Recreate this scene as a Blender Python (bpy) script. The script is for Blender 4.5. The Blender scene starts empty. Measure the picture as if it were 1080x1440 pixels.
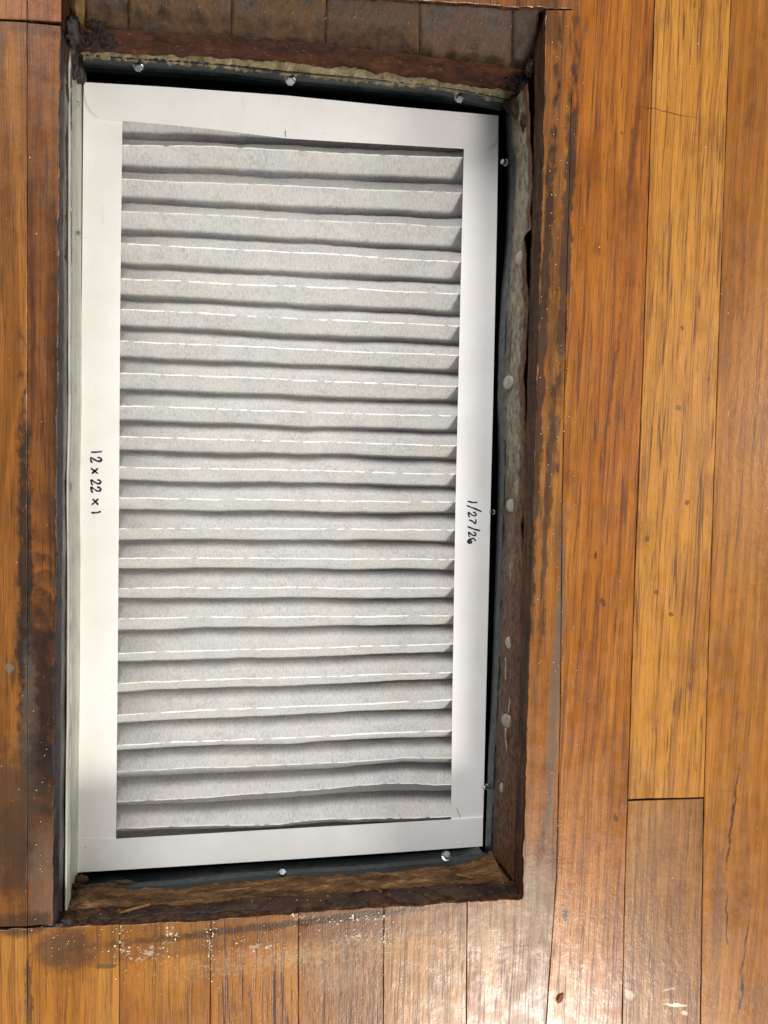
import bpy, bmesh, math, random
import numpy as np
from mathutils import Vector, Matrix, Euler, noise as mn
random.seed(7)
S = bpy.context.scene
C = S.collection

# ------------------------------------------------------------ camera, world, lights
F = 1050.0                                   # focal length in photo pixels (1080 x 1440)
CAM = Vector((0.0, 0.0, 0.480))
ROT = Euler((math.radians(-2.9), math.radians(-7.9), math.radians(1.0)), 'XYZ')
cam = bpy.data.cameras.new('camera'); co = bpy.data.objects.new('camera', cam); C.objects.link(co)
co.location = CAM; co.rotation_euler = ROT
cam.sensor_width = 36.0; cam.lens = F/1440*36.0; cam.clip_start = 0.01; cam.clip_end = 50
S.camera = co
RM = ROT.to_matrix()

S.view_settings.view_transform = 'Standard'; S.view_settings.look = 'None'
S.view_settings.exposure = 0.0; S.view_settings.gamma = 1.0
w = bpy.data.worlds.new('World'); S.world = w; w.use_nodes = True
w.node_tree.nodes['Background'].inputs[0].default_value = (0.97, 0.96, 1.0, 1)
w.node_tree.nodes['Background'].inputs[1].default_value = 0.35

def area_light(name, loc, target, sx, sy, power, col, spread=180):
    l = bpy.data.lights.new(name, 'AREA'); l.shape = 'RECTANGLE'; l.size = sx; l.size_y = sy
    l.energy = power; l.color = col; l.spread = math.radians(spread)
    o = bpy.data.objects.new(name, l); C.objects.link(o); o.location = loc
    o.rotation_euler = (Vector(target)-Vector(loc)).to_track_quat('-Z', 'Y').to_euler()
    return o
# the window beyond the lower right corner; the far light is an unseen fill added for the pleats
area_light('window_light', (0.84, -1.95, 1.72), (0.05, -0.05, 0), 0.56, 0.50, 60, (1.0, 0.95, 0.87))
area_light('room_light', (3.1, 0.30, 2.3), (0, 0, 0), 0.7, 0.9, 58, (1.0, 0.95, 0.88))
area_light('far_fill_light', (-0.9, 2.5, 1.7), (0, 0, 0), 1.6, 1.2, 86, (1.0, 0.975, 0.95))

# ------------------------------------------------------------ helpers
def P(u, v, z=0.0):                          # the point of the level z that is seen at photo pixel (u, v)
    d = RM @ Vector(((u-540)/F, -(v-720)/F, -1.0))
    t = (z-CAM.z)/d.z
    return CAM + d*t

def lin(h):
    if isinstance(h, str):
        r = [int(h[i:i+2], 16)/255 for i in (0, 2, 4)]
    else: r = [c/255 for c in h]
    return tuple(c/12.92 if c <= .04045 else ((c+.055)/1.055)**2.4 for c in r)+(1.0,)

class NT:
    def __init__(s, name):
        s.m = bpy.data.materials.new(name); s.m.use_nodes = True
        s.t = s.m.node_tree; s.n = s.t.nodes; s.l = s.t.links
        s.b = s.n['Principled BSDF']
        s.pos = s.n.new('ShaderNodeNewGeometry').outputs['Position']
    def put(s, sock, v):
        if isinstance(v, bpy.types.NodeSocket): s.l.new(v, sock)
        elif v is not None:
            if isinstance(v, (tuple, list, Vector)) and len(v) == 4 and len(sock.default_value) == 3: v = v[:3]
            sock.default_value = v
    def math(s, op, a, b=None, c=None, clamp=False):
        n = s.n.new('ShaderNodeMath'); n.operation = op; n.use_clamp = clamp
        for i, v in enumerate((a, b, c)):
            if v is not None: s.put(n.inputs[i], v)
        return n.outputs[0]
    def vmath(s, op, a, b=None):
        n = s.n.new('ShaderNodeVectorMath'); n.operation = op
        s.put(n.inputs[0], a)
        if b is not None: s.put(n.inputs[1], b)
        return n.outputs['Value'] if op == 'LENGTH' else n.outputs[0]
    def mix(s, f, a, b, blend='MIX'):
        n = s.n.new('ShaderNodeMix'); n.data_type = 'RGBA'; n.blend_type = blend; n.clamp_factor = True
        s.put(n.inputs[0], f); s.put(n.inputs[6], a); s.put(n.inputs[7], b)
        return n.outputs[2]
    def noise(s, vec, scale, detail=3, rough=.5, dist=0):
        n = s.n.new('ShaderNodeTexNoise'); s.put(n.inputs['Vector'], vec)
        n.inputs['Scale'].default_value = scale; n.inputs['Detail'].default_value = detail
        n.inputs['Roughness'].default_value = rough; n.inputs['Distortion'].default_value = dist
        return n.outputs['Fac']
    def voro(s, vec, scale, rand=1.0, feat='F1'):
        n = s.n.new('ShaderNodeTexVoronoi'); n.feature = feat; s.put(n.inputs['Vector'], vec)
        n.inputs['Scale'].default_value = scale; n.inputs['Randomness'].default_value = rand
        return n.outputs['Distance']
    def map(s, vec, loc=(0, 0, 0), rot=(0, 0, 0), scale=(1, 1, 1), typ='POINT'):
        n = s.n.new('ShaderNodeMapping'); n.vector_type = typ; s.put(n.inputs['Vector'], vec)
        n.inputs['Location'].default_value = loc; n.inputs['Rotation'].default_value = rot; n.inputs['Scale'].default_value = scale
        return n.outputs[0]
    def rng(s, v, a, b, c=0.0, d=1.0, smooth=True):
        n = s.n.new('ShaderNodeMapRange'); n.interpolation_type = 'SMOOTHSTEP' if smooth else 'LINEAR'
        s.put(n.inputs[0], v)
        for i, x in enumerate((a, b, c, d)): s.put(n.inputs[i+1], x)
        return n.outputs[0]
    def ramp(s, v, pts):
        n = s.n.new('ShaderNodeValToRGB'); s.put(n.inputs[0], v); e = n.color_ramp.elements
        while len(e) < len(pts): e.new(.5)
        for el, (p, c) in zip(e, pts): el.position = p; el.color = lin(c)
        return n.outputs[0]
    def bump(s, h, dist, strength=1.0, normal=None):
        n = s.n.new('ShaderNodeBump'); s.put(n.inputs['Height'], h)
        n.inputs['Distance'].default_value = dist; n.inputs['Strength'].default_value = strength
        if normal is not None: s.l.new(normal, n.inputs['Normal'])
        return n.outputs[0]
    def out(s, col=None, rough=None, normal=None, metal=None, spec=None, coat=None, coat_rough=None):
        for k, v in (('Base Color', col), ('Roughness', rough), ('Normal', normal), ('Metallic', metal),
                     ('Specular IOR Level', spec), ('Coat Weight', coat), ('Coat Roughness', coat_rough)):
            if v is not None: s.put(s.b.inputs[k], v)
        return s.m

def link(name, me, mat, parent=None, label=None, cat=None, group=None, kind=None):
    o = bpy.data.objects.new(name, me); C.objects.link(o)
    if mat is not None and not me.materials: me.materials.append(mat)
    if parent is not None: o.parent = parent
    for k, v in (('label', label), ('category', cat), ('group', group), ('kind', kind)):
        if v: o[k] = v
    return o
def empty(name, loc=(0, 0, 0), label=None, cat=None, group=None, kind=None):
    o = bpy.data.objects.new(name, None); C.objects.link(o); o.location = loc; o.empty_display_size = .01
    for k, v in (('label', label), ('category', cat), ('group', group), ('kind', kind)):
        if v: o[k] = v
    return o
def mesh(name, vs, fs, smooth=False):
    me = bpy.data.meshes.new(name); me.from_pydata([tuple(v) for v in vs], [], fs); me.update()
    bm = bmesh.new(); bm.from_mesh(me); bmesh.ops.recalc_face_normals(bm, faces=bm.faces); bm.to_mesh(me); bm.free()
    if smooth:
        for p in me.polygons: p.use_smooth = True
    return me
def resample(pts, n):
    pts = [Vector(p) for p in pts]; L = [0]
    for a, b in zip(pts, pts[1:]): L.append(L[-1]+(b-a).length)
    out = []; k = 0
    for i in range(n):
        t = L[-1]*i/(n-1)
        while k < len(pts)-2 and L[k+1] < t: k += 1
        f = (t-L[k])/max(L[k+1]-L[k], 1e-9)
        out.append(pts[k].lerp(pts[k+1], min(max(f, 0), 1)))
    return out
def nz(p, s, seed=0):
    return mn.noise(Vector((p[0]*s+seed*7.3, p[1]*s-seed*3.1, p[2]*s+seed)))

def prism(name, poly, z0, z1, chamfer=.00032, step=.012, jit=.00014, hole_side=None, seed=0):
    """a board from a plan outline: densified edges, small worn chamfer round the top"""
    pts = []
    n = len(poly)
    for i in range(n):
        a, b = Vector(poly[i][:2]), Vector(poly[(i+1) % n][:2])
        L = (b-a).length; rag = hole_side and i in hole_side
        k = max(1, int(L/(step*(.25 if rag else 1))))
        k = min(k, 220)
        nn = Vector((-(b-a).y, (b-a).x)).normalized()
        for j in range(k):
            p = a.lerp(b, j/k)
            if j > 0:
                amp = jit*(4.2 if rag else 1)
                p = p + nn*amp*(nz((p.x, p.y, seed), 60, 3)+.6*nz((p.x, p.y, seed), 230, 5))*2
            pts.append(p)
    # orientation
    A = sum(pts[i].x*pts[(i+1) % len(pts)].y-pts[(i+1) % len(pts)].x*pts[i].y for i in range(len(pts)))
    if A < 0: pts.reverse()
    m = len(pts); ins = []
    for i in range(m):
        a, b, c = pts[i-1], pts[i], pts[(i+1) % m]
        d1 = (b-a).normalized(); d2 = (c-b).normalized()
        n1 = Vector((-d1.y, d1.x)); n2 = Vector((-d2.y, d2.x))
        q = (n1+n2); q = q/max(q.length_squared/2, .4)
        ch = chamfer*(1+.9*nz((b.x, b.y, seed), 90, 9))
        ins.append(b+q*ch)
    vs = [(p.x, p.y, z0) for p in ins]+[(p.x, p.y, z0-chamfer*.8) for p in pts]+[(p.x, p.y, z1) for p in pts]
    fs = [tuple(range(m)), tuple(range(3*m-1, 2*m-1, -1))]
    for i in range(m):
        j = (i+1) % m
        fs += [(i, m+i, m+j, j), (m+i, 2*m+i, 2*m+j, m+j)]
    me = mesh(name, vs, fs)
    for k, p in enumerate(me.polygons):
        if k >= 2 and (k-2) % 2 == 1: p.material_index = 1
    return me

def strip(name, rings, n, sub=3, rough=.0006, freq=120, back=.008, seed=0, smooth=True, ragged=None):
    """a wall piece whose face runs through traced lines, each at its own depth, closed behind"""
    R3 = []
    for z, pix in rings:
        R3.append(resample([P(u, v, z) for u, v in pix], n))
    rows = []
    for k in range(len(R3)-1):
        for s_ in range(sub):
            f = s_/sub
            rows.append([a.lerp(b, f) for a, b in zip(R3[k], R3[k+1])])
    rows.append(R3[-1])
    c = Vector((P(395, 665, 0).x, P(395, 665, 0).y, 0))
    mid = rows[0][n//2]
    al = (rows[0][-1]-rows[0][0]); al.z = 0; al.normalize()
    outw = Vector((-al.y, al.x, 0))
    if outw.dot(Vector((mid.x-c.x, mid.y-c.y, 0))) < 0: outw = -outw
    for r, row in enumerate(rows):
        for i, p in enumerate(row):
            d = rough*(nz(p, freq, seed)+.6*nz(p, freq*2.7, seed+1)+.3*nz(p, freq*7, seed+2))
            row[i] = p+outw*d*1.5+Vector((0, 0, d*(.4 if 0 < r else 0)))
            if ragged and r in (0, len(rows)-1):
                g = ragged*(nz(p, 70, seed+4)+.7*nz(p, 210, seed+5))
                row[i] = row[i]+(outw*g*.6)+Vector((0, 0, (g if r else -abs(g)*.5)))
    top = [p+outw*back for p in rows[0]]; bot = [p+outw*back for p in rows[-1]]
    rows = [top]+rows+[bot]
    vs = [p for row in rows for p in row]; fs = []; m = len(rows)
    for r in range(m):
        r2 = (r+1) % m
        for i in range(n-1):
            fs.append((r*n+i, r*n+i+1, r2*n+i+1, r2*n+i))
    fs.append(tuple(r*n for r in range(m))); fs.append(tuple(r*n+n-1 for r in range(m)))
    me = mesh(name, vs, fs, smooth)
    return me

def box_me(name, sx, sy, sz, bev=.0003):
    bm = bmesh.new(); bmesh.ops.create_cube(bm, size=1)
    for v in bm.verts: v.co = Vector((v.co.x*sx, v.co.y*sy, v.co.z*sz))
    bmesh.ops.bevel(bm, geom=bm.edges[:], offset=bev, segments=1, affect='EDGES')
    me = bpy.data.meshes.new(name); bm.to_mesh(me); bm.free(); return me

# ------------------------------------------------------------ materials
def stain_mask(N, st, warp):
    (u, v, ru, rv, ang), shape, soft = st['e'], st.get('shape', 'oval'), st.get('soft', .5)
    c = P(u, v, 0); k = .48/F
    vec = N.map(warp, (c.x, c.y, 0), (0, 0, math.radians(ang)), (ru*k, rv*k, 1e3), 'TEXTURE')
    if shape == 'box':
        sx = N.n.new('ShaderNodeSeparateXYZ'); N.put(sx.inputs[0], vec)
        d = N.math('MAXIMUM', N.math('ABSOLUTE', sx.outputs[0]), N.math('ABSOLUTE', sx.outputs[1]))
    else: d = N.vmath('LENGTH', vec)
    nzs = N.noise(N.map(N.pos, scale=st.get('nsc', (1, 1, 1))), st.get('nf', 160), 4, .65)
    d = N.math('ADD', d, N.math('MULTIPLY', N.math('SUBTRACT', nzs, .5-st.get('off', 0)), st.get('na', 1.2)))
    return N.math('MULTIPLY', N.rng(d, 1.0, 1.0-soft, 0, 1), st.get('a', 1.0)*.88)

def make_wood(name, light, midc, dark, stains=(), pore=.55, ring=1.0, gloss=.29, seed=0, endgrain=False, pore_y=1.0, cathedral=None, tilt=0.0, bumpk=1.0):
    N = NT(name); o = (seed*1.37, seed*2.11, seed*.53)
    base = N.map(N.pos, o, (0, 0, math.radians(tilt)))
    slow = N.noise(N.map(base, scale=(26, 3.2, 26)), 1, 3, .5)
    # growth rings: long bands bent by slow noise
    wv = N.noise(N.map(base, scale=(9, 2.6, 9)), 1, 2, .5)
    sx = N.n.new('ShaderNodeSeparateXYZ'); N.put(sx.inputs[0], base)
    if cathedral:
        cu, cv, ax, ay = cathedral
        c = P(cu, cv, 0)
        vec = N.map(N.pos, (c.x, c.y, 0), (0, 0, 0), (ax, ay, 1e3), 'TEXTURE')
        wob = N.noise(N.map(N.pos, scale=(60, 26, 60)), 1, 3, .5)
        q = N.math('ADD', N.vmath('LENGTH', vec), N.math('MULTIPLY', wob, .65))
        ph = N.math('MULTIPLY', q, 2.2*ring)
    else:
        ph = N.math('ADD', N.math('MULTIPLY', sx.outputs[0], 92*ring), N.math('MULTIPLY', wv, 6.5))
    fr = N.math('FRACT', ph)
    band = N.math('MULTIPLY', N.rng(fr, 0, .72), N.rng(fr, 1.0, .86))
    if cathedral: band = N.math('MULTIPLY', band, N.rng(N.vmath('LENGTH', N.map(N.pos, (P(58, 950).x, P(58, 950).y, 0), (0, 0, 0), (.2, .085, 1e3), 'TEXTURE')), 1.5, .7, .15, 1.5))
    fine = N.noise(N.map(base, scale=(600, 9, 600)), 1, 5, .64)
    fib = N.noise(N.map(base, scale=(1700, 60, 1700)), 1, 2, .6)
    # open pores: short dark dashes, crowded in the early wood
    sw = N.vmath('ADD', base, N.map(N.noise(N.map(base, scale=(40, 14, 40)), 1, 2), scale=(.003, 0, 0)))
    def hair(sc, sy, w, seed_, lo_, hi_):
        v = N.map(sw, (seed_, seed_*2, 0), (0, 0, 0), (sc, sy*pore_y, sc))
        n_ = N.noise(v, 1, 1.5, .5)
        rdg = N.rng(N.math('ABSOLUTE', N.math('SUBTRACT', n_, .5)), w, w*.25, 0, 1)
        brk = N.noise(N.map(sw, (seed_*3, 0, 1), (0, 0, 0), (sc*.9, sy*4.5, sc*.9)), 1, 2, .6)
        return N.math('MULTIPLY', rdg, N.rng(N.math('ADD', brk, N.math('MULTIPLY', band, .08)), lo_, hi_, 0, 1))
    pm = hair(330, 4.5, .034, 2.3, .42, .58)
    pm2 = hair(560, 8, .048, 5.7, .46, .62)
    blob = N.rng(N.noise(N.map(sw, scale=(1250, 60, 1250)), 1, 2, .5), .60, .68, 0, .65)
    col = N.mix(N.rng(slow, .3, .7), lin(midc), lin(light))
    patch = N.noise(N.map(base, scale=(1, .35, 1)), 28, 4, .6)
    col = N.mix(N.rng(patch, .50, .70, 0, .45), col, lin(dark))
    col = N.mix(N.rng(patch, .46, .28, 0, .35), col, lin(light))
    col = N.mix(N.math('MULTIPLY', band, .30), col, lin(dark))
    col = N.mix(N.rng(fine, .44, .68, 0, .24), col, lin(dark))
    col = N.mix(N.rng(fine, .48, .30, 0, .25), col, lin(light))
    col = N.mix(N.rng(fib, .35, .7, 0, .22), col, lin(dark))
    pores = N.math('MAXIMUM', N.math('MAXIMUM', N.math('MULTIPLY', pm, pore), N.math('MULTIPLY', pm2, pore*.75)), N.math('MULTIPLY', blob, pore*.8))
    dk = tuple(int(int(dark[i:i+2], 16)*q) for i, q in ((0, .62), (2, .50), (4, .30)))
    col = N.mix(N.math('MULTIPLY', pores, 1.3, None, True), col, lin(dk))
    col = N.mix(1.0, col, (.90, .905, .76, 1), 'MULTIPLY')
    # mottled wear and darkened specks
    mot = N.noise(N.map(base, scale=(1, .5, 1)), 38, 5, .65)
    col = N.mix(N.rng(mot, .52, .72, 0, .35), col, lin(dk))
    spk = N.voro(N.map(base, scale=(1, .42, 1)), 36)
    spk = N.math('ADD', spk, N.math('MULTIPLY', N.noise(base, 330, 4, .7), .16))
    col = N.mix(N.rng(spk, .145, .09, 0, .5), col, lin('4a2810'))
    rough = N.rng(N.noise(base, 90, 4, .6), .3, .7, gloss-.06, gloss+.12)
    rough = N.math('ADD', rough, N.math('MULTIPLY', pores, .25))
    # stains with shapes of their own
    wn = N.n.new('ShaderNodeTexNoise'); N.put(wn.inputs['Vector'], N.pos); wn.inputs['Scale'].default_value = 110; wn.inputs['Detail'].default_value = 3
    warp = N.vmath('ADD', N.pos, N.vmath('MULTIPLY', N.vmath('SUBTRACT', wn.outputs['Color'], (.5, .5, .5)), (.0045, .0045, .0)))
    for st in stains:
        m = stain_mask(N, st, warp)
        col = N.mix(m, col, lin(st['c']), st.get('blend', 'MIX'))
        if 'r' in st: rough = N.math('ADD', rough, N.math('MULTIPLY', m, st['r']))
    # the finish: brush ripple and open grain
    ripple = N.noise(N.map(base, scale=(1, .7, 1)), 260, 3, .6)
    ripple2 = N.noise(N.map(base, scale=(1, .12, 1)), 420, 3, .6)
    h = N.math('ADD', N.math('MULTIPLY', ripple, .85), N.math('MULTIPLY', ripple2, .22))
    h = N.math('SUBTRACT', h, N.math('MULTIPLY', pores, .22))
    nrm = N.bump(h, .00023*bumpk, .9)
    nrm = N.bump(N.noise(base, 1800, 2), .00006, .8, nrm)
    N.out(col, rough, nrm, spec=.46, coat=.08, coat_rough=.16)
    return N.m

def make_rough(name, cols, scale=(1, 1, 1), f=60, rough=.75, bump=.001, crack=0.0, spots=None, spec=.35, seed=0, wet=None):
    N = NT(name); b = N.map(N.pos, (seed, seed*.7, seed*.3), scale=scale)
    n1 = N.noise(b, f, 6, .68, .3); n2 = N.noise(b, f*5.5, 5, .7)
    v = N.math('ADD', N.math('MULTIPLY', n1, .72), N.math('MULTIPLY', n2, .28))
    k = len(cols)
    col = N.ramp(v, [(.33+.34*i/(k-1), c) for i, c in enumerate(cols)])
    if spots:
        sp = N.math('ADD', N.voro(b, f*3.2), N.math('MULTIPLY', n2, .3))
        col = N.mix(N.rng(sp, .34, .24, 0, .8), col, lin(spots))
    h = N.math('ADD', n1, N.math('MULTIPLY', n2, .5))
    if crack:
        cr = N.voro(b, f*.8, 1, 'DISTANCE_TO_EDGE')
        cm = N.rng(cr, .05, .0, 0, crack); col = N.mix(cm, col, lin('120c08')); h = N.math('SUBTRACT', h, cm)
    rg = rough
    if wet: rg = N.rng(n1, .42, .60, wet, rough)
    N.out(col, rg, N.bump(h, bump, 1.0), spec=spec)
    return N.m

def make_metal(name, base, dark, rough=.38, metal=.85, dirt='4a4438', da=.5, rust=None, seed=0, streak=(60, 4, 60)):
    N = NT(name); b = N.map(N.pos, (seed, seed*2, seed))
    n1 = N.noise(N.map(b, scale=streak), 3, 5, .6); n2 = N.noise(b, 190, 5, .7); n3 = N.noise(b, 45, 5, .65)
    col = N.mix(N.rng(n1, .35, .65), lin(dark), lin(base))
    dm = N.rng(n3, .46, .66, 0, da); col = N.mix(dm, col, lin(dirt))
    m = N.math('SUBTRACT', metal, N.math('MULTIPLY', dm, metal*.9))
    if rust:
        rm = N.rng(N.math('ADD', N.math('MULTIPLY', n3, .5), N.math('MULTIPLY', n2, .5)), .50, .57, 0, rust[1])
        col = N.mix(rm, col, lin(rust[0])); m = N.math('MULTIPLY', m, N.math('SUBTRACT', 1.0, rm))
    r = N.rng(n2, .3, .7, rough-.06, rough+.16)
    N.out(col, r, N.bump(N.math('ADD', n2, N.math('MULTIPLY', n1, .5)), .00022, .6), metal=m, spec=.5)
    return N.m

# paper board of the frame
def make_card(name, c, seed=0):
    N = NT(name)
    n1 = N.noise(N.pos, 22, 4, .6); n2 = N.noise(N.pos, 1400, 3, .6); n3 = N.noise(N.map(N.pos, scale=(1, .2, 1)), 120, 4, .6)
    col = N.mix(N.rng(n1, .35, .7, 0, .18), lin(c), lin('c9c3b6'))
    col = N.mix(N.rng(n3, .62, .78, 0, .12), col, lin('a59c8c'))
    sp = N.voro(N.pos, 95)
    col = N.mix(N.rng(sp, .06, .03, 0, .30), col, lin('8d8272'))
    N.out(col, .52, N.bump(N.math('ADD', N.math('MULTIPLY', n2, .25), n1), .0003, .4), spec=.4)
    return N.m
M_card = make_card('white_cardboard', 'f5f4f1')
M_ink = NT('dark_blue_marker'); M_ink = M_ink.out(lin('1b1638'), .5)

# pleated cloth
N = NT('filter_cloth')
lo = N.noise(N.map(N.pos, scale=(1, 1.6, 1)), 48, 5, .7)
mi = N.noise(N.map(N.pos, scale=(1, .6, .6)), 520, 6, .8)
fi = N.noise(N.map(N.pos, scale=(2.2, .3, .3)), 900, 4, .75)
warm = N.noise(N.pos, 26, 3, .5)
col = N.mix(N.rng(warm, .40, .66), lin('e9e9e6'), lin('ece8e3'))
mot = N.math('MULTIPLY', N.rng(mi, .36, .74), N.rng(lo, .34, .66, .15, 1))
col = N.mix(N.math('MULTIPLY', mot, .55), col, lin('8a8d8e'))
col = N.mix(N.rng(fi, .44, .74, 0, .50), col, lin('858787'))
col = N.mix(N.rng(fi, .46, .28, 0, .4), col, lin('f8f6f2'))
bs = N.b
N.out(col, .85, N.bump(N.math('ADD', N.math('MULTIPLY', lo, 1.0), N.math('MULTIPLY', mi, .35)), .0012, .55), spec=.15)
bs.inputs['Sheen Weight'].default_value = .15
tr = N.n.new('ShaderNodeBsdfTranslucent'); N.l.new(col, tr.inputs[0])
mx = N.n.new('ShaderNodeMixShader'); mx.inputs[0].default_value = .26
N.l.new(bs.outputs[0], mx.inputs[1]); N.l.new(tr.outputs[0], mx.inputs[2])
N.l.new(mx.outputs[0], N.n['Material Output'].inputs['Surface'])
M_cloth = N.m
M_highlight = NT('fold_highlight').out(lin('fcfbf7'), .5)  # whiter crest colour paints in the light caught along the raised folds
M_crease = NT('fold_crease').out(lin('e6e4de'), .7)

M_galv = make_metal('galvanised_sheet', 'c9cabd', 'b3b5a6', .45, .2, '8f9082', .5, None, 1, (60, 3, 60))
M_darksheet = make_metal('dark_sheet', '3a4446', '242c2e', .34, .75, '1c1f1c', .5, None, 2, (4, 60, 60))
N = NT('rusty_lip')
b_ = N.map(N.pos, (3, 1, 2), scale=(1, .35, 1)); n1 = N.noise(b_, 60, 6, .7); n2 = N.noise(b_, 420, 5, .75); n3 = N.noise(N.map(N.pos, scale=(1, .25, 1)), 26, 3, .5)
yy = N.n.new('ShaderNodeSeparateXYZ'); N.put(yy.inputs[0], N.pos); yv = yy.outputs[1]
grey = N.mix(N.rng(n2, .35, .68), lin('8c8672'), lin('51493a')); brown = N.mix(N.rng(n2, .35, .65), lin('633f26'), lin('332013'))
f_ = N.math('ADD', N.math('ADD', N.math('MULTIPLY', n1, .9), N.math('MULTIPLY', n3, .9)), N.rng(yv, .02, -.16, -.06, .42))
f_ = N.math('ADD', f_, N.math('MULTIPLY', N.rng(N.math('ABSOLUTE', N.math('SUBTRACT', yv, P(716, 470, 0).y)), .05, .0), .16))
# rust creeps in from the raised outer edge
f_ = N.math('ADD', f_, N.rng(yy.outputs[2], -.032, -.022, 0, .45))
c_ = N.mix(N.rng(f_, .86, 1.08), grey, brown)
c_ = N.mix(N.rng(n1, .56, .70, 0, .6), c_, lin('74401c'))
c_ = N.mix(N.rng(n2, .5, .72, 0, .55), c_, lin('2a1b10'))
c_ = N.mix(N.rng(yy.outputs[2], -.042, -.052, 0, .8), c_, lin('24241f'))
M_lip = N.out(c_, N.rng(n2, .3, .7, .42, .7), N.bump(N.math('ADD', n1, N.math('MULTIPLY', n2, .5)), .0008, .8), metal=.0, spec=.45)
M_screw = make_metal('zinc_screw', 'c4cbcd', '9aa3a5', .24, 1.0, '6a6c68', .5, None, 4)
M_nail = make_metal('dull_nail', 'a5a096', '8a857b', .5, .3, '8f897c', .5, None, 5)
M_endgrain = make_rough('weathered_board_end', ['2b1c10', '4e3a26', '6d563d', '7d684e'], (1, 1, 1), 55, .7, .0008, 0, None, .4, 2, .45)
M_redsub = make_rough('red_brown_subfloor', ['180b06', '33190d', '4c2a18', '6a4528'], (.4, 1, 1), 90, .75, .0012, 0, '7a5230', .25, 3, .55)
M_mortar = make_rough('crumbly_plaster', ['3c3020', '6f6148', '8d7f62', 'a39778'], (1, 1, 1), 120, .9, .0016, 0, '5a4630', .2, 4)
M_darksub = make_rough('dark_brown_subfloor', ['120b07', '2a1a11', '3d281a', '54402c'], (.4, 1, 1), 60, .7, .0012, .5, None, .35, 5, .5)
M_ledge = make_rough('split_wood_ledge', ['20140a', '4a3219', '6f5031', '9c8058'], (.25, 1, 1), 170, .85, .0022, 0, '3a2412', .25, 6)
M_sidewood = make_rough('dark_board_side', ['0f0805', '2a190d', '4b301a', '74502e'], (1, .12, 1), 190, .7, .0006, 0, None, .2, 7)
M_tar = make_rough('glossy_black_tar', ['0a0504', '180c08', '28140d', '3a2016'], (1, 1, 1), 190, .30, .0016, 0, None, .45, 8, .16)
M_bead = make_rough('black_sealant', ['141013', '221b1e', '2f272a', '3c3436'], (1, .2, 1), 90, .42, .0008, 0, None, .55, 9, .22)
M_void = NT('duct_interior').out(lin('14130f'), .8)
M_grit = make_rough('pale_grit', ['b99a70', 'd8c3a0', 'efe3cc'], (1, 1, 1), 300, .5, .0002, 0, None, .6, 10)
M_plaster = make_rough('white_plaster_crumbs', ['b3a88c', 'cfc7ae', 'ded9c6'], (1, 1, 1), 400, .85, .0003, 0, None, .3, 11)
M_leaf = make_rough('brown_leaf', ['5b2f18', '7a4423', '8f5a33'], (1, 1, 1), 300, .6, .0002)
M_splinter = make_rough('splinter_wood', ['6a4526', '8b6238', 'a07a4c'], (1, 1, 1), 200, .7, .0003)

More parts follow.
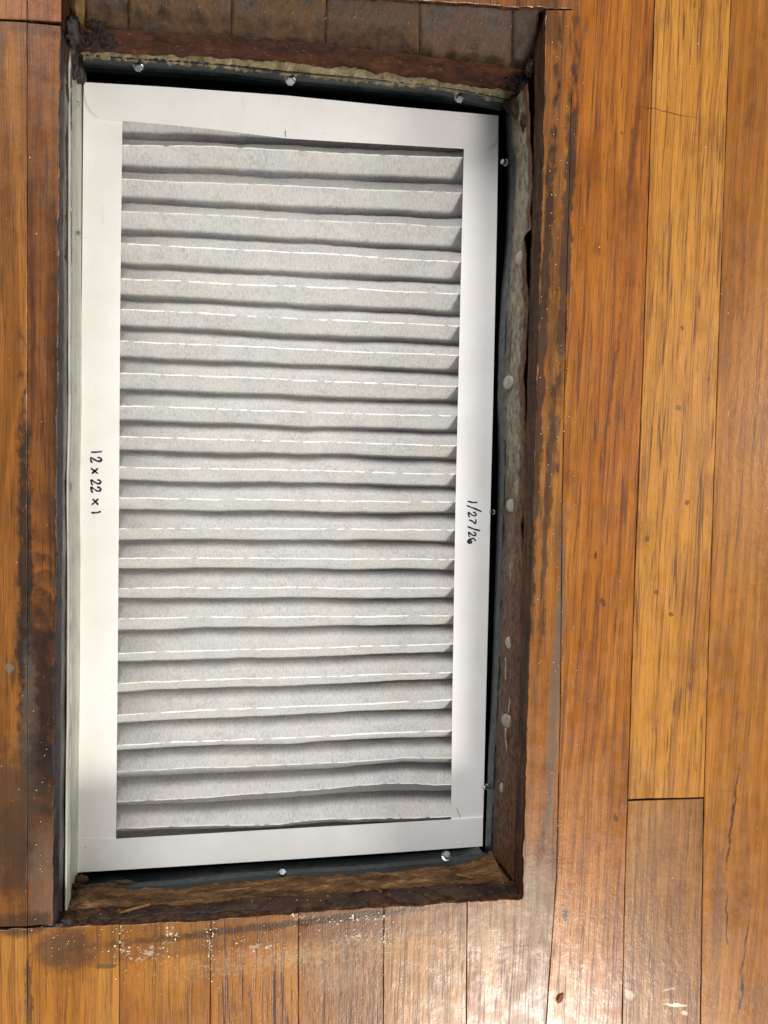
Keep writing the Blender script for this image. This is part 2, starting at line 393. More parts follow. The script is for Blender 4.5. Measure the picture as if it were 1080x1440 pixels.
# ------------------------------------------------------------ the floor
floor = empty('floor', kind='structure')
DK, BR = '150d08', '3a2212'
STAINS = [
 # left boards
 dict(e=(34, 830, 13, 330, 0), c='130c08', a=1.0, na=2.4, soft=.6, nf=110, r=.15, nsc=(1, .5, 1)),
 dict(e=(62, 970, 32, 210, 0), c='150c06', a=.95, na=2.2, soft=.7, nf=60),
 dict(e=(45, 400, 7, 300, 0), c='2c170a', a=.6, na=2.2, soft=.8, nf=90, nsc=(1, .3, 1)),
 dict(e=(70, 500, 10, 420, 0), c='2c1609', a=.55, na=2.0, soft=.8, nf=70, nsc=(1, .4, 1)),
 dict(e=(20, 1210, 50, 95, 0), c='2b2016', a=.7, na=2.0, soft=.8, nf=50),
 dict(e=(42, 1040, 14, 170, 0), c='54483c', a=.75, na=1.4, r=.1),
 dict(e=(57, 1075, 30, 90, 0), c='1d120a', a=.85, na=1.2, soft=.7),
 dict(e=(60, 895, 24, 55, 0), c='201006', a=.55, na=1.0, soft=.8),
 dict(e=(25, 1150, 60, 130, 10), c='3b2a1b', a=.8, na=1.0, soft=.6),
 dict(e=(62, 1240, 26, 100, 0), c='6b5644', a=.6, na=1.0, soft=.6, r=.1),
 dict(e=(30, 1300, 55, 22, 0), c='2b2019', a=.8, na=.9),
 dict(e=(12, 940, 6, 9, 0), c='6d675f', a=.72, na=1.5, soft=.3),
 dict(e=(78, 640, 6, 700, 0), c='1a0f08', a=.8, na=.7, soft=.9),
 dict(e=(60, 40, 60, 14, 0), c='3b2416', a=.5, na=.8),
 dict(e=(42, 60, 4, 40, -15), c='40220f', a=.5, na=.6, soft=.9),
 dict(e=(55, 200, 10, 180, 0), c='3d1c0b', a=.4, na=1, soft=.9),
 dict(e=(37, 550, 4, 5, 0), c='1c110a', a=.72, na=1.5),
 # right strip beside the opening
 dict(e=(797, 330, 11, 400, -1.0), c='1a100a', a=.9, na=2.6, nsc=(1, .4, 1), soft=.6, nf=120, r=.1),
 dict(e=(772, 250, 12, 260, -1.5), c='5a3a20', a=.5, na=1.0, soft=.8),
 dict(e=(777, 480, 14, 260, -1.5), c='3c220f', a=.5, na=1.3, soft=.8),
 dict(e=(782, 960, 11, 330, -1.5), c='5d4c3c', a=.9, na=2.0, nsc=(1, .35, 1), soft=.6, r=.12),
 dict(e=(771, 700, 7, 260, -1.5), c='24160c', a=.8, na=2.2, nsc=(1, .2, 1)),
 dict(e=(755, 620, 10, 680, -1.6), c='1d120a', a=.95, na=2.4, nsc=(1, .3, 1)),
 dict(e=(745, 1240, 12, 60, 0), c='8c7a66', a=.5, na=1.0),
 dict(e=(761, 1270, 30, 80, 0), c='7d6a54', a=.6, na=.9, soft=.5, r=.08),
 dict(e=(776, 30, 18, 50, 0), c='2c1a0e', a=.6, na=1.0),
 # board B and C
 dict(e=(892, 200, 7, 210, -5), c='4a2410', a=.75, na=1.0, soft=.8, nf=60),
 dict(e=(861, 540, 5, 200, -6), c='4a2410', a=.7, na=1.1, soft=.8, nf=60),
 dict(e=(835, 880, 4, 180, -6), c='4f2a12', a=.4, na=1.1, soft=.8, nf=60),
 dict(e=(940, 158, 62, 1.1, -6), c='301a0e', a=.8, na=.5, soft=.5),
 dict(e=(848, 848, 5, 9, 10), c='2a1d16', a=.72, na=1.5, soft=.35),
 dict(e=(838, 780, 3, 10, 0), c='2d1a0e', a=.9, na=.6),
 dict(e=(866, 1150, 4, 9, 18), c='2b1508', a=.72, na=1.5, soft=.3),
 dict(e=(910, 758, 4, 7, -10), c='4a2a10', a=.72, na=1.5),
 dict(e=(922, 832, 5, 4, 0), c='3f2410', a=.72, na=1.5),
 dict(e=(943, 864, 4, 4, 0), c='251409', a=.72, na=1.5, soft=.3),
 dict(e=(966, 707, 4, 5, 0), c='301a0c', a=.72, na=1.5, soft=.3),
 dict(e=(955, 573, 6, 6, 0), c='5a3818', a=.7, na=.5),
 dict(e=(959, 461, 3, 4, 0), c='402409', a=.72, na=1.5),
 dict(e=(996, 534, 3, 5, 0), c='4a2a10', a=.72, na=1.5),
 dict(e=(970, 965, 3, 8, 10), c='4a2610', a=.72, na=1.5),
 dict(e=(874, 187, 3, 4, 0), c='4a2a18', a=.72, na=1.5),
 # board D
 dict(e=(1030, 1150, 3, 110, -5), c='1c110b', a=.9, na=1.2, soft=.6),
 dict(e=(1022, 1290, 2.5, 60, 2), c='1c110b', a=.9, na=1.1, soft=.6),
 dict(e=(1048, 1330, 2, 70, -6), c='1c110b', a=.9, na=1.1, soft=.6),
 dict(e=(1043, 1395, 4, 40, -5), c='26201d', a=.9, na=1.1, soft=.5),
 dict(e=(1012, 1260, 14, 150, 0), c='5b4232', a=.55, na=.8, soft=.7),
 dict(e=(1045, 380, 5, 260, 3), c='5a3012', a=.5, na=1.2, soft=.9, nf=60),
 dict(e=(1055, 160, 8, 40, -20), c='4a2a12', a=.5, na=1.2, soft=.9),
 # below the opening: darker rectangle the old grille left, dust and plaster
 dict(e=(330, 1308, 265, 32, 2.8), c='54300f', a=.5, shape='box', na=.6, soft=.25, nf=90),
 dict(e=(590, 1290, 190, 34, 3), c='6b4c34', a=.5, shape='box', na=.6, soft=.3, nf=90),
 dict(e=(400, 1300, 340, 8, 3), c='1c110a', a=.75, na=1.0, soft=.6),
 dict(e=(430, 1345, 330, 34, 3), c='b09a78', a=.45, na=3.2, off=.08, soft=1.0, nf=330, r=.12),
 dict(e=(690, 1330, 70, 60, 3), c='b8a484', a=.45, na=3.2, off=.04, soft=1.0, nf=330, r=.05),
 dict(e=(90, 1335, 55, 40, 0), c='43301f', a=.8, na=1.1, soft=.6),
 dict(e=(40, 1400, 6, 70, 0), c='2b1d13', a=.7, na=1.3),
 dict(e=(150, 1358, 22, 5, 0), c='3f3223', a=.8, na=.8),
 dict(e=(210, 1340, 46, 22, 5), c='b7a98c', a=.8, na=6.0, off=.12, soft=.75, nf=300, r=.2),
 dict(e=(172, 1325, 6, 34, 0), c='c2b79c', a=.8, na=6.0, off=.12, soft=.75, nf=300, r=.2),
 dict(e=(242, 1312, 9, 12, 0), c='c9bea4', a=.85, na=6.0, off=.12, soft=.75, nf=300, r=.2),
 dict(e=(500, 1318, 46, 12, 6), c='c2b698', a=.85, na=6.0, off=.12, soft=.75, nf=300, r=.2),
 dict(e=(541, 1310, 7, 38, 0), c='c2b79c', a=.8, na=6.0, off=.12, soft=.75, nf=300, r=.2),
 dict(e=(295, 1330, 5, 35, 0), c='c2b79c', a=.7, na=6.0, off=.12, soft=.75, nf=300, r=.2),
 dict(e=(360, 1332, 50, 12, 0), c='b9ab8c', a=.6, na=6.0, off=.12, soft=.75, nf=300, r=.2),
 dict(e=(470, 1375, 60, 30, 0), c='a08468', a=.35, na=2.0, soft=.6, nf=300, r=.1),
 dict(e=(420, 1290, 40, 9, 0), c='b7a98c', a=.6, na=6.0, off=.12, soft=.75, nf=300),
 dict(e=(700, 1302, 62, 36, 3), c='8a6f50', a=.5, shape='box', na=.8, soft=.3, nf=90, r=.05),
 dict(e=(722, 1332, 40, 3, 7), c='33241a', a=.6, na=.7),
 dict(e=(795, 1285, 5, 16, 8), c='232324', a=.85, na=.8, soft=.5),
 dict(e=(788, 1400, 6, 8, -30), c='6b3a1c', a=.0, na=.4),
 dict(e=(942, 1392, 17, 2.6, 3), c='e9d9bd', a=.6, na=1.6, soft=.9, nf=260, r=.1),
 dict(e=(950, 1414, 24, 3.4, -10), c='efe4d2', a=.85, na=.8, soft=.5, nf=260, r=.1),
 dict(e=(963, 1426, 7, 5, -10), c='efe4d2', a=.6, na=.8, soft=.5, nf=260, r=.1),
 dict(e=(885, 1400, 8, 12, 30), c='e9dcc6', a=.5, na=1.2, soft=.4, nf=260, r=.1),
 dict(e=(930, 1190, 60, 70, 0), c='7a573a', a=.35, na=.7, soft=.8),
]
def board(pix, light, midc, dark, seed, hole=(), **kw):
    poly = [P(u, v, 0) for u, v in pix]
    us = [p[0] for p in pix]; vs_ = [p[1] for p in pix]
    st = []
    for s in STAINS:
        u, v, ru, rv, a = s['e']; R = math.radians(a)
        hu = abs(ru*math.cos(R))+abs(rv*math.sin(R))*1.0; hv = abs(rv*math.cos(R))+abs(ru*math.sin(R))
        if u+hu*1.5 > min(us) and u-hu*1.5 < max(us) and v+hv*1.5 > min(vs_) and v-hv*1.5 < max(vs_) and s['a'] > 0: st.append(s)
    me = prism('floor_board', poly, random.uniform(-.0003, .0003), -.019, hole_side=hole, seed=seed)
    me.materials.append(make_wood('oak_board', light, midc, dark, st, seed=seed, **kw)); me.materials.append(M_sidewood)
    return link('floor_board', me, None, floor)

g = .45    # half gap between boards, pixels
# right-hand boards
board([(657+g, 1268), (654+g, 1640), (762-g, 1640), (768-g, 1440), (783-g, 1230), (788-g, 1000), (791-g, 700), (797-g, 400), (803-g, 180), (807-g, 14), (768, 14), (766, 130), (764, 260), (760, 360), (755, 540), (750, 720), (746, 850), (742, 1000), (739, 1120), (735, 1264)],
      'b0732f', '94581c', '54300f', 1, hole=tuple(range(10, 20)), pore=.5, tilt=1.0)
board([(762+g, 1640), (768+g, 1440), (783+g, 1230), (788+g, 1000), (791+g, 700), (797+g, 400), (803+g, 180), (809+g, -420), (922.5-g, -420), (921-g, 0), (905-g, 500), (893-g, 800), (883-g, 1125), (880-g, 1200), (875-g, 1440), (872-g, 1640)],
      'bd7a28', 'a86217', '683509', 2, pore=.55, tilt=1.5, bumpk=1.1)
board([(922.5+g, -420), (1031-g, -420), (1028-g, 0), (1010-g, 500), (1000-g, 800), (990-g, 1121), (883+g, 1124), (893+g, 800), (905+g, 500), (921+g, 0)],
      'cc9040', 'bb7e30', '85501c', 3, pore=.62, ring=.8, tilt=1.4)
board([(883+g, 1127), (990-g, 1123.5), (985-g, 1440), (983-g, 1640), (872+g, 1640), (875+g, 1440), (880+g, 1200)],
      'b27c42', '99642e', '613a18', 4, pore=.5, tilt=.8, bumpk=1.2)
board([(1031+g, -420), (1148, -420), (1143, 0), (1110, 800), (1096, 1440), (1092, 1640), (983+g, 1640), (985+g, 1440), (990+g, 1121), (1000+g, 800), (1010+g, 500), (1028+g, 0)],
      'b5762a', '9f6118', '6a3c10', 5, pore=.38, ring=1.1, tilt=2.2)
board([(1151, -420), (1270, -420), (1215, 1640), (1095, 1640), (1099, 1440), (1113, 800), (1146, 0)], 'b07236', '9c6028', '6a3c18', 6)
# below the opening
xs0 = [-225, -95, 38, 168, 296.5, 420, 540, 657]; xs1 = [-235, -100, 37, 168, 293, 419, 538, 654]
yt = lambda u: float(np.interp(u, [-300, 0, 78, 100, 170, 297, 420, 540, 655, 735], [1322, 1308, 1305, 1304, 1301, 1295, 1284, 1277, 1269, 1266]))
cols = [('b57a3a', '9a6026', '60350f'), ('c2873e', 'aa6c28', '703f14'), ('c48838', 'ae6e26', '744012'), ('c88a3a', 'ae6e2a', '6c3f16'), ('c4883e', 'ad6d2a', '6e3c12'), ('ac7238', '8f5a28', '5a3312'), ('bd8648', 'a67034', '6b421c')]
for i in range(7):
    a0, b0, a1, b1 = xs0[i]+g, xs0[i+1]-g, xs1[i]+g, xs1[i+1]-g
    if i == 3: cb = dict(pore=.5)
    board([(a0, yt(a0)), (.5*(a0+b0), yt(.5*(a0+b0))), (b0, yt(b0)), (b1, 1640), (a1, 1640)], *cols[i], 10+i, hole=(0, 1),
          pore=[.5, .45, .5, .5, .75, .55, .5][i], ring=[1, 1.2, 1, .8, .7, 1.1, 1][i], bumpk=1.15)
# left of the opening: two boards with butt joints above and below
board([(38-.15, 31.5), (38-.15, 1302.5), (-100, 1306), (-102, 26)], 'a56a2a', '88501c', '4c280d', 20, pore=.45)
board([(38+.15, 31.5), (60, 33.5), (85, 36), (83, 150), (82, 360), (80, 600), (79, 800), (76, 1000), (74, 1150), (73, 1300), (38+.15, 1302.5)],
      '915826', '744219', '3c200c', 21, hole=(2, 3, 4, 5, 6, 7, 8), pore=.5, cathedral=(58, 1010, .011, .060), ring=1.9)
board([(-103, 26), (-105, 1306), (-230, 1312), (-232, 20)], 'a86c34', '925726', '5a3012', 22)
board([(38-g, 28), (38-g, -420), (-110, -420), (-103, 21)], 'b06c30', '96561e', '5e3010', 23, tilt=3)
board([(38+g, 28), (60, 29.5), (86, 31), (88, -420), (38+g, -420)], 'a86428', '90501c', '5a2c0e', 24)
# above the opening
te = lambda u: float(np.interp(u, [84, 300, 520, 640, 767, 810], [-36, -20, -4, 4, 11, 12]))
xt = [90, 184, 329, 462, 594, 690, 809]
for i in range(6):
    a, b = xt[i]+g, xt[i+1]-g
    board([(a, te(a)), (.5*(a+b), te(.5*(a+b))), (b, te(b)), (b+2, -420), (a+2, -420)], 'a4683a', '8a5028', '54300f', 30+i, hole=(0, 1))

# the sheet under the boards with the opening left in it
def sheet(name, z, outer, inner, mat, th=.004):
    vs = []; fs = []
    o = [P(u, v, z) for u, v in outer]; i_ = [P(u, v, z) for u, v in inner]
    n = 4
    for dz in (0, -th):
        vs += [p+Vector((0, 0, dz)) for p in o]+[p+Vector((0, 0, dz)) for p in i_]
    for k in range(n):
        j = (k+1) % n
        fs += [(k, j, n+j, n+k), (2*n+k, 2*n+j, 3*n+j, 3*n+k), (n+k, n+j, 3*n+j, 3*n+k), (k, j, 2*n+j, 2*n+k)]
    return link(name, mesh(name, vs, fs), mat, kind='structure')
sheet('subfloor', -.0205, [(-230, -420), (1260, -420), (1230, 1600), (-230, 1600)], [(78, -20), (775, -20), (742, 1300), (72, 1315)], M_darksub, .17)

# ------------------------------------------------------------ sides of the opening
opening = empty('floor_opening', kind='structure')
# above: sawn board ends, one per board
topb0 = [(84, -30), (100, -10), (325, 9), (458, 18), (600, 27), (752, 34)]
topb1 = [(92, 38), (120, 40), (185, 43), (325, 50), (458, 62), (590, 78), (725, 96), (748, 100)]
f0 = lambda u: float(np.interp(u, *zip(*topb0))); f1 = lambda u: float(np.interp(u, *zip(*topb1)))
seg = [(88, 104.4), (104.8, 119.3), (119.7, 180.2), (180.6, 325), (325.4, 458), (458.4, 590), (590.4, 719.6), (720, 757)]
tones = [['140b06', '25170c', '342212', '4a3520'], ['35240f', '5a4120', '755a2e', '886c3c'], ['21130a', '38240f', '4e381f', '62492c'],
         ['1e1209', '3f2a15', '5a4024', '705534'], ['1d120a', '3e2a15', '583e22', '6b5235'], ['1c1109', '3a2614', '523a24', '644b33'],
         ['1e120a', '3c2918', '563f2e', '675141'], ['160d07', '2c1d11', '402d1c', '523f2a']]
for k, (a, b) in enumerate(seg):
    m = make_rough('board_end', tones[k], (1.3, 1.0, .8), 75, .72, .0010, 0, None, .4, 20+k, .42)
    lip = lambda u: f0(u)+11
    me = strip('board_end', [(-.003, [(a, te(a)+2), (b, te(b)+2)]), (-.008, [(a, f0(a)), (b, f0(b))]), (-.0105, [(a, lip(a)), (b, lip(b))]), (-.026, [(a, f1(a)), (.5*(a+b), f1(.5*(a+b))), (b-.5, f1(b-.5))])],
               max(5, int((b-a)/5)), 3, .0006, 150, .02, seed=k)
    link('board_end', me, m, opening)
link('subfloor_board', strip('subfloor_board', [(-.026, topb1), (-.034, [(98, 52), (200, 60), (325, 66), (458, 76), (600, 94), (742, 112)]), (-.046, [(112, 72), (140, 74), (230, 77), (325, 82), (400, 88), (500, 97), (600, 111), (650, 119), (700, 127), (738, 130)])],
      170, 6, .0012, 90, .02, seed=40, ragged=.0004), M_redsub, opening, label='red brown subfloor edge above the filter')
link('plaster_strip', strip('plaster_strip', [(-.0465, [(112, 70), (140, 72), (230, 75), (325, 80), (400, 86), (500, 95), (600, 109), (650, 117), (700, 125), (738, 129)]), (-.052, [(110, 82), (140, 84), (200, 87), (325, 97), (400, 106), (500, 115), (600, 125), (650, 132), (712, 145)])],
      330, 5, .0012, 300, .012, seed=50, ragged=.0009), M_mortar, opening)
# below
ledge_top = [(100, 1254), (112, 1249), (145, 1246), (190, 1250), (240, 1248), (340, 1239), (420, 1234), (540, 1226), (655, 1215), (690, 1195)]
crack = [(92, 1290), (115, 1275), (180, 1273), (250, 1271), (297, 1268), (340, 1263), (420, 1258), (540, 1250), (655, 1241), (700, 1240), (724, 1238)]
link('subfloor_board', strip('subfloor_board', [(-.0030, [(80, 1303), (100, 1302), (170, 1299), (297, 1293), (420, 1282), (540, 1275), (655, 1267), (734, 1264)]), (-.010, [(84, 1296), (140, 1288), (250, 1284), (420, 1270), (540, 1263), (655, 1254), (728, 1250)]), (-.021, crack)],
      200, 5, .0010, 110, .018, seed=60, ragged=.0006), M_darksub, opening, label='dark brown board ends below the filter')
link('wood_ledge', strip('wood_ledge', [(-.0195, [(u, v-1.5) for u, v in crack[:-1]]+[(716, 1236)]), (-.024, [(98, 1274), (115, 1266), (180, 1266), (250, 1264), (340, 1257), (420, 1251), (540, 1243), (655, 1233), (705, 1226)]), (-.038, ledge_top)],
      240, 6, .0011, 70, .016, seed=70, ragged=.0016), M_ledge, opening, label='light split wood ledge below the filter')
# right: dark edge of the cut board, then an old rusty lip nailed to the wood
redge = [(768, 14), (766, 130), (764, 260), (760, 360), (755, 540), (750, 720), (746, 850), (742, 1000), (739, 1120), (735, 1264)]
link('sawn_edge', strip('sawn_edge', [(-.0030, [(u-.5, v) for u, v in [(768, 2)]+redge[1:]]), (-.019, [(748, 40), (751, 150), (750, 260), (746, 360), (742, 540), (737, 720), (734, 850), (730, 1000), (727, 1120), (722, 1250)])],
      200, 5, .0004, 160, .006, seed=80), M_sidewood, opening, label='dark sawn edge of the floor right of the filter')
lip = empty('rusted_flange', P(716, 700, -.04), 'rust-stained grey metal flange nailed along the right side of the opening', 'metal flange')
outer = [(741, 118), (745, 215), (748, 260), (744, 300), (746, 322), (736, 332), (738, 370), (742, 420), (740, 480), (735, 530), (737, 560), (738, 620), (737, 690), (732, 740), (735, 800), (731, 870), (733, 950), (729, 1050), (728, 1150), (722, 1240)]
inner = [(716, 150), (724, 250), (719, 330), (714, 400), (710, 500), (708, 560), (710, 640), (708, 720), (704, 850), (701, 950), (696, 1050), (690, 1200)]
def shift(me, o):
    for v in me.vertices: v.co -= o
    return me
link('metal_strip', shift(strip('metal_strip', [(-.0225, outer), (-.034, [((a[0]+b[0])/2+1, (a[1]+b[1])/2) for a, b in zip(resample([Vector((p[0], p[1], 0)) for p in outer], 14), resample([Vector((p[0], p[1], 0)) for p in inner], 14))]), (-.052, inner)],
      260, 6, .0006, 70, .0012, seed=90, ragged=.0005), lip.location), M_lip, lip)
def ell_head(name, r, h, mat, parent, p, nrm, segs=14, hexa=False, dome=.5):
    bm = bmesh.new(); k = 6 if hexa else segs; rings = []
    prof = [(1.0, 0), (1.0, h*.45), (.85, h*.8), (.5, h), (.0, h*1.05)] if not hexa else [(1.35, 0), (1.35, h*.16), (1.0, h*.22), (1.0, h*.9), (.82, h), (.0, h)]
    for rr, z in prof:
        kk = segs
        if rr == 0: rings.append([bm.verts.new((0, 0, z))]); continue
        row = []
        for i in range(kk):
            a = 2*math.pi*i/kk; R = r*rr
            if hexa and .5 < rr <= 1.0: R = r*rr*(1/math.cos((a % (math.pi/3))-math.pi/6))*.92
            row.append(bm.verts.new((R*math.cos(a), R*math.sin(a), z)))
        rings.append(row)
    for A, B in zip(rings, rings[1:]):
        if len(B) == 1:
            for i in range(len(A)): bm.faces.new((A[i], A[(i+1) % len(A)], B[0]))
        else:
            for i in range(len(A)): bm.faces.new((A[i], A[(i+1) % len(A)], B[(i+1) % len(A)], B[i]))
    bm.faces.new(list(reversed(rings[0])))
    me = bpy.data.meshes.new(name); bm.to_mesh(me); bm.free()
    for f in me.polygons: f.use_smooth = not hexa
    o = link(name, me, mat, parent)
    o.location = Vector(p)-(parent.location if parent else Vector()); o.rotation_euler = Vector(nrm).to_track_quat('Z', 'Y').to_euler()
    return o
for u, v, r, zz in ((735, 363, .0050, -.030), (718, 538, .0050, -.040), (722, 711, .0048, -.037), (720, 904, .0046, -.036), (716, 1014, .0054, -.036), (713, 1110, .0054, -.038)):
    ell_head('nail_head', r, .0013, M_nail, lip, P(u, v, zz)+Vector((-.0012, 0, .0)), (-.86, 0, .5))
# dribbles of pale caulk between the lower nails
def tube(name, pts, r, mat, parent=None, seg=6, **kw):
    vs = []; fs = []; pts = [Vector(p) for p in pts]
    for i, p in enumerate(pts):
        d = (pts[min(i+1, len(pts)-1)]-pts[max(i-1, 0)]).normalized()
        a = d.cross(Vector((0, 0, 1)));  a = a.normalized() if a.length > 1e-5 else Vector((1, 0, 0))
        b = a.cross(d).normalized(); rr = r*(1+.5*nz(p, 300, 2))
        for k in range(seg):
            t = 2*math.pi*k/seg; vs.append(p+a*rr*math.cos(t)+b*rr*.6*math.sin(t))
    for i in range(len(pts)-1):
        for k in range(seg): fs.append((i*seg+k, i*seg+(k+1) % seg, (i+1)*seg+(k+1) % seg, (i+1)*seg+k))
    fs.append(tuple(range(seg))); fs.append(tuple((len(pts)-1)*seg+k for k in range(seg)))
    o = parent.location if parent else Vector()
    return link(name, mesh(name, [v-o for v in vs], fs, True), mat, parent, **kw)
M_caulk = make_rough('dried_caulk', ['7a6f5f', '94897a', 'a9a090'], (1, 1, 1), 300, .7, .0003)
for pts in ([(721, 915), (722, 940), (724, 955), (721, 975), (716, 1005)], [(713, 925), (713, 950), (713, 956)], [(713, 1024), (713, 1040), (716, 1060), (717, 1085)]):
    tube('caulk_dribble', [P(u, v, -.0345)+Vector((-.001, 0, 0)) for u, v in resample([Vector((a, b, 0)) for a, b in pts], 14) for u, v in [(u, v)]] if False else
         [P(q.x, q.y, -.0345)+Vector((-.001, 0, 0)) for q in resample([Vector((a, b, 0)) for a, b in pts], 14)], .0006, M_caulk, lip)

# left: black sealant along the board
link('sealant_bead', strip('sealant_bead', [(-.0004, [(86, 40), (83.5, 150), (82.5, 360), (80.5, 600), (79.5, 800), (76.5, 1000), (74.5, 1150), (73.5, 1302)]),
      (-.006, [(90, 46), (90, 150), (89, 360), (89, 600), (87, 800), (86, 1000), (84, 1150), (83, 1304)]),
      (-.020, [(95, 50), (95.5, 150), (95.5, 360), (96, 560), (92.5, 680), (94, 800), (93, 1000), (91, 1150), (90, 1304)])],
      260, 5, .0004, 40, .006, seed=100), M_bead, None, 'glossy black sealant bead running along the left edge of the opening', 'sealant')

# ------------------------------------------------------------ the sheet-metal duct
duct = empty('floor_duct', P(395, 665, -.14), 'sheet metal floor duct lining the opening round the white filter', 'duct')
DZ = duct.location
def dpart(name, me, mat, label=None): return link(name, shift(me, DZ), mat, duct, label)
def down(pix, z0, z1, off=0):      # the same plan line at a lower level
    return [P(u, v, z0)+Vector((0, 0, z1-z0)) for u, v in pix]
def wallsheet(name, pix, z0, mat, n=160, rough=.0004, z1=-.16, th=.001, freq=18, seed=0, flare=0.0, label=None, lipd=.014, taper=None):
    top = resample(down(pix, z0, z0), n)
    c = P(395, 665, 0); al = (top[-1]-top[0]).normalized(); out = Vector((-al.y, al.x, 0))
    if out.dot(top[n//2]-c) < 0: out = -out
    zs = [z0, z0-.002, z0-.006, z0-lipd*.6, z0-lipd, z0-lipd-.0006, z1]; vs = []; fs = []
    for zi, z in enumerate(zs):
        for pi_, p in enumerate(top):
            if taper and zi in (3, 4, 5): z = z0-(taper[0]+(taper[1]-taper[0])*pi_/(n-1))*(.6 if zi == 3 else 1)-(.0006 if zi == 5 else 0)
            d = rough*nz((p.x, p.y, z), freq, seed)*2+flare*(1-min(1, (z0-z)/.012))+(.013 if zi >= 5 else 0)
            vs.append(Vector((p.x, p.y, z))+out*d)
    for z in (z1, z0):
        for p in top: vs.append(Vector((p.x, p.y, z))+out*(th+(flare if z == z0 else .0135)))
    m = len(zs)+2
    for r in range(m):
        for i in range(n-1): fs.append((r*n+i, r*n+i+1, ((r+1) % m)*n+i+1, ((r+1) % m)*n+i))
    return dpart(name, mesh(name, vs, fs, True), mat, label)
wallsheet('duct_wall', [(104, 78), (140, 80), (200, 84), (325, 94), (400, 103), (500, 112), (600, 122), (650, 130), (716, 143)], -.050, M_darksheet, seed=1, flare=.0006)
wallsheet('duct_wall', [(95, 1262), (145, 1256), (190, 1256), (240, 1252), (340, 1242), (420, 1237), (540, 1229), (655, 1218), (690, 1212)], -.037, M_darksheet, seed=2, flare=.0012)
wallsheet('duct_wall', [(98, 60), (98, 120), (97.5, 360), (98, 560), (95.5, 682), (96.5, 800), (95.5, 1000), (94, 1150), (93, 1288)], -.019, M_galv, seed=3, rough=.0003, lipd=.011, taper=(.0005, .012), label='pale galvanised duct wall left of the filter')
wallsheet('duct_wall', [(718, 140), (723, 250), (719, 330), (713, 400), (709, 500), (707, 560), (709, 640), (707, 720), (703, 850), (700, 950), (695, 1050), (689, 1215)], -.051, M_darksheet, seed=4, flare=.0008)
bot = [P(60, 60, -.16), P(760, 60, -.16), P(740, 1280, -.16), P(60, 1280, -.16)]
dpart('duct_floor', mesh('duct_floor', [p+Vector((0, 0, dz)) for dz in (0, -.002) for p in bot], [(0, 1, 2, 3), (7, 6, 5, 4), (0, 1, 5, 4), (1, 2, 6, 5), (2, 3, 7, 6), (3, 0, 4, 7)]), M_void)
for u, v, z, nrm, r in ((194, 94, -.056, (0, -.8, .6), .0025), (408, 113, -.056, (.0, -.8, .6), .0028), (646, 138, -.056, (0, -.8, .6), .0025),
                     (397, 1228, -.046, (0, .8, .6), .0025), (628, 1203, -.046, (0, .8, .6), .0026),
                     (107, 148, -.055, (.9, 0, .4), .0022), (109, 328, -.055, (.9, 0, .4), .0015),
                     (709, 228, -.060, (-.9, 0, .4), .0019), (692, 720, -.062, (-.9, 0, .4), .0013), (683, 1107, -.064, (-.9, 0, .4), .0017)):
    ell_head('screw', r, .0042, M_screw, duct, P(u, v, z)-Vector(nrm)*.002, nrm, 18, True)
# a dark dimple in the left wall
ell_head('rivet', .0040, .0008, make_metal('dull_rivet', '85857c', '6a6a62', .5, .4, '55534a', .6), duct, P(96.5, 684, -.026)+Vector((-.0003, 0, 0)), (.97, 0, .25))

# ------------------------------------------------------------ the air filter
ZF = -.072; TH = .0006
filt = empty('air_filter', P(395, 665, ZF-.022), 'white pleated air filter in a cardboard frame with handwritten size and date', 'air filter')
FO = filt.location
def fpart(name, me, mat, label=None, parent=None):
    return link(name, shift(me, FO) if parent is None else me, mat, parent or filt, label)
def slab(name, pix, z, th=TH, skirt=None, bow=None, nsub=10):
    """thin card piece from a pixel outline; skirt = indices of edges that fold down the side"""
    pts = []; sk = []
    n = len(pix)
    for i in range(n):
        a, b = pix[i], pix[(i+1) % n]; L = math.hypot(a[0]-b[0], a[1]-b[1]); k = max(1, int(L/40))
        for j in range(k):
            f = j/k; u, v = a[0]+(b[0]-a[0])*f, a[1]+(b[1]-a[1])*f
            pts.append(P(u, v, z+(bow(u, v) if bow else 0))); sk.append(bool(skirt) and i in skirt)
    m = len(pts); vs = pts+[p-Vector((0, 0, th)) for p in pts]
    fs = [tuple(range(m)), tuple(range(2*m-1, m-1, -1))]+[(i, (i+1) % m, m+(i+1) % m, m+i) for i in range(m)]
    bm = bmesh.new(); bv = [bm.verts.new(v) for v in vs]
    for f in fs: bm.faces.new([bv[i] for i in f])
    bmesh.ops.recalc_face_normals(bm, faces=bm.faces)
    te_ = [e for e in bm.edges if e.verts[0].index < 0]  # placeholder
    bmesh.ops.triangulate(bm, faces=[f for f in bm.faces if len(f.verts) > 4])
    # folded skirt
    c = P(395, 665, z)
    if skirt:
        for i in range(m):
            if sk[i]:
                p, q = pts[i], pts[(i+1) % m]; al = (q-p).normalized(); out = Vector((-al.y, al.x, 0))
                if out.dot(p-c) < 0: out = -out
                p, q = p+out*.00005, q+out*.00005
                pi, qi = p-out*.0012, q-out*.0012; D = Vector((0, 0, -.024))
                v8 = [bm.verts.new(x) for x in (p+Vector((0, 0, -.0001)), q+Vector((0, 0, -.0001)), q+D, p+D, pi+D, qi+D, pi+Vector((0, 0, -.0004)), qi+Vector((0, 0, -.0004)))]
                for f in ((0, 1, 2, 3), (3, 2, 5, 4), (4, 5, 7, 6), (6, 7, 1, 0), (0, 3, 4, 6), (1, 7, 5, 2)): bm.faces.new([v8[x] for x in f])
    me = bpy.data.meshes.new(name); bm.to_mesh(me); bm.free(); return me
bowr = lambda u, v: .0006*math.sin(v/190)+.0003*math.sin(v/61)
